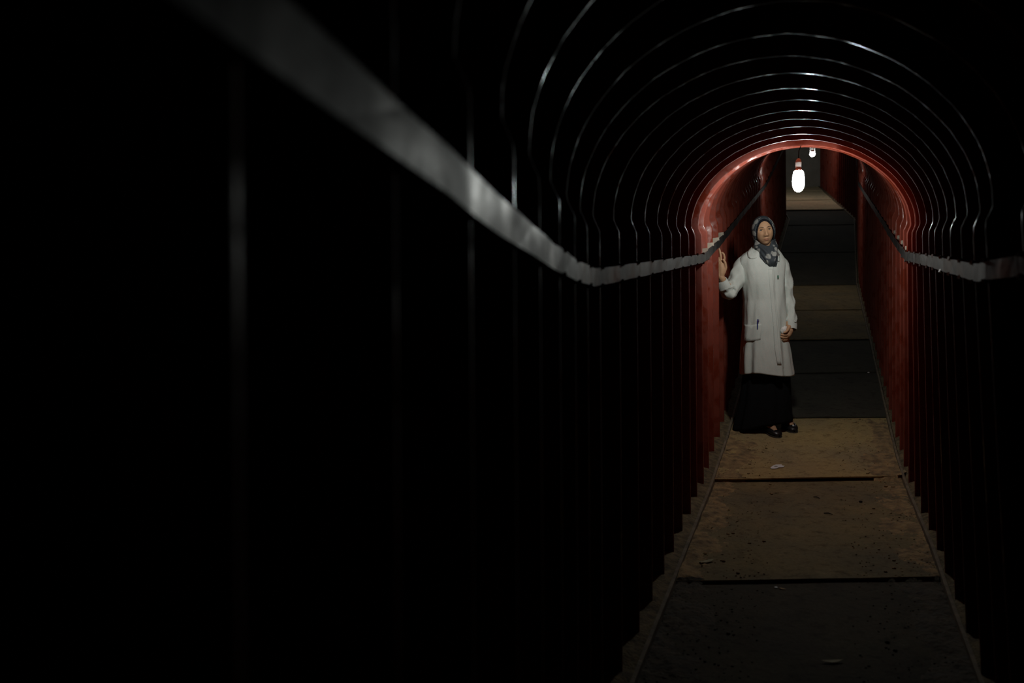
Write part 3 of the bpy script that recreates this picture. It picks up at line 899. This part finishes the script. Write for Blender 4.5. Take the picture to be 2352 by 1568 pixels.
flat_shape('leaf', [(1603, 1293.5), (1610, 1294), (1622, 1293.5), (1632, 1291.5), (1641, 1288), (1634, 1287), (1624, 1287.5), (1614, 1290)], M_LEAF, 'pale dry leaf lying on the near board beside the left edging', 'leaf', .004, .001, curl=3)
flat_shape('leaf', [(1886, 1521), (1896, 1522.5), (1912, 1524), (1926, 1522.5), (1937, 1519), (1924, 1518), (1910, 1518), (1897, 1519)], M_LEAF, 'dim dry leaf at the bottom of the picture, nearest the camera', 'leaf', .004, .001, curl=2)
flat_shape('paper_scrap', [(1778, 1350), (1782, 1351.5), (1786.5, 1351), (1785, 1348.5), (1781, 1348)], M_PAPER, 'tiny white paper scrap just before the near board step', 'paper', .004, .001)
flat_shape('paper_scrap', [(1789, 1351.5), (1797, 1354.5), (1806, 1354.5), (1800, 1352.5), (1793, 1350.5)], M_CARD, 'thin grey paper sliver beside the tiny white scrap', 'paper', .004, .001)
# tan cardboard piece leaning on the right edging
bm = bmesh.new()
p0 = on_floor(2061, 1098, .004); p1 = on_floor(2071, 1098, .006); p2 = px(2083, 1084, 6.70); p3 = px(2077, 1079, 6.73)
q = [p0, p1, p2, p3]
vs = [bm.verts.new(p) for p in (p0, p1, p1.lerp(p2, .5)+Vector((0, 0, .006)), p2, p3, p0.lerp(p3, .55)+Vector((0, 0, .008)))]
bm.faces.new(vs); bmesh.ops.triangulate(bm, faces=bm.faces[:])
o = bm_obj('cardboard_scrap', bm, M_CARD); so = o.modifiers.new('thick', 'SOLIDIFY'); so.thickness = .003
tag(o, 'bent tan cardboard scrap leaning on the right floor edging by the board step', 'cardboard')
# twigs and stones
tw = [((1869, 1143), (1882, 1146), 'dark twig on the board left of the small stone'), ((1893, 1180.5), (1912, 1183.5), 'thin dark twig flat in the middle of the second board')]
for a, b_, lb in tw:
    A_, B_ = on_floor(*a, .006), on_floor(*b_, .006); mid = A_.lerp(B_, .5)+Vector((.004, .01, .003))
    tag(mesh_obj('twig', *tube_vf([A_, mid, B_], [.003, .004, .0025], 8), M_TWIG, smooth=True), lb, 'twig')
def stone(x, y, r, lb, m=M_CLOD):
    p = on_floor(x, y, r*.35); bm = bmesh.new(); bmesh.ops.create_icosphere(bm, subdivisions=2, radius=r)
    for v in bm.verts:
        v.co *= 1+.35*noise.noise(v.co*(1.4/r)+Vector((x, y, 0))); v.co.z *= .65; v.co += p
    tag(bm_obj('stone', bm, m, smooth=True), lb, 'stone')
stone(1977, 1153, .011, 'small dark stone on the second board, right of the middle', M_TWIG)
stone(2051, 1120, .014, 'small earthy stone at the right end of the board step')
stone(2035, 1118, .011, 'earthy pebble just left of the stone by the right end of the board step')
stone(1995, 856, .010, 'tiny pale pebble by the right wall, beyond the woman', M_PAPER)

# loose dirt lying along the edges of the boards: low crumbly drifts and single crumbs
def dirt(side, seed):
    V, Fc = [], []; rnd = random.Random(seed)
    ny = 330; nx = 26; y0, y1 = 3.25, 8.0; width = .30
    for i in range(ny+1):
        y = lerp(y0, y1, i/ny)
        for j in range(nx+1):
            e = width*j/nx; x = FLx(y)+.010+e if side < 0 else FRx(y)-.010-e
            q = Vector((x*5.5, y*3.2, seed)); h = noise.fractal(q, .8, 2.1, 4)*.5
            h2 = noise.noise(Vector((x*38, y*38, seed)))*.5+.5*noise.noise(Vector((x*80, y*80, seed)))
            fall = 1-sstep(.02, width, e)
            z = .030*(h + .62*fall - .42) + .014*h2*(.35+.65*max(0, fall))
            V.append((x, y, board_top(x, y) + min(.026, z)))
    for i in range(ny):
        for j in range(nx):
            q = i*(nx+1)+j; f = (q, q+1, q+nx+2, q+nx+1) if side < 0 else (q, q+nx+1, q+nx+2, q+1)
            if max(V[k][2]-board_top(V[k][0], V[k][1]) for k in f) > -.003: Fc.append(f)
    bm = bmesh.new(); bmesh.ops.create_icosphere(bm, subdivisions=1, radius=1)
    bm.verts.ensure_lookup_table(); base = [v.co.copy() for v in bm.verts]; bf = [tuple(v.index for v in f.verts) for f in bm.faces]; bm.free()
    for _ in range(900):
        y = rnd.uniform(y0, y1); e = .42*rnd.random()**2.0
        x = FLx(y)+.012+e if side < 0 else FRx(y)-.012-e
        r = rnd.uniform(.0015, .0045)*(1 if rnd.random() < .93 else 2.0); c = Vector((x, y, board_top(x, y)+r*.2)); ph = Vector((rnd.uniform(0, 9),)*3)
        o0 = len(V)
        for b_ in base:
            k = 1+.4*noise.noise(b_*1.5+ph); V.append(Vector((b_.x*k*1.3, b_.y*k*1.3, b_.z*k*.6))*r+c)
        Fc += [tuple(i+o0 for i in f) for f in bf]
    bm = bmesh.new(); me = bpy.data.meshes.new('t'); me.from_pydata([tuple(v) for v in V], [], Fc); bm.from_mesh(me); bpy.data.meshes.remove(me)
    bmesh.ops.delete(bm, geom=[v for v in bm.verts if not v.link_faces], context='VERTS')
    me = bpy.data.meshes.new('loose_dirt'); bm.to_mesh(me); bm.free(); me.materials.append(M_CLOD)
    me.materials.append(M_CLOD_DIM)
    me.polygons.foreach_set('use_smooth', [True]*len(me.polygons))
    me.polygons.foreach_set('material_index', [1 if p.center.y < EDGES[3] else 0 for p in me.polygons])  # dirt on the near boards takes the dimmed copy
    o = bpy.data.objects.new('loose_dirt', me); COL.objects.link(o)
    return o
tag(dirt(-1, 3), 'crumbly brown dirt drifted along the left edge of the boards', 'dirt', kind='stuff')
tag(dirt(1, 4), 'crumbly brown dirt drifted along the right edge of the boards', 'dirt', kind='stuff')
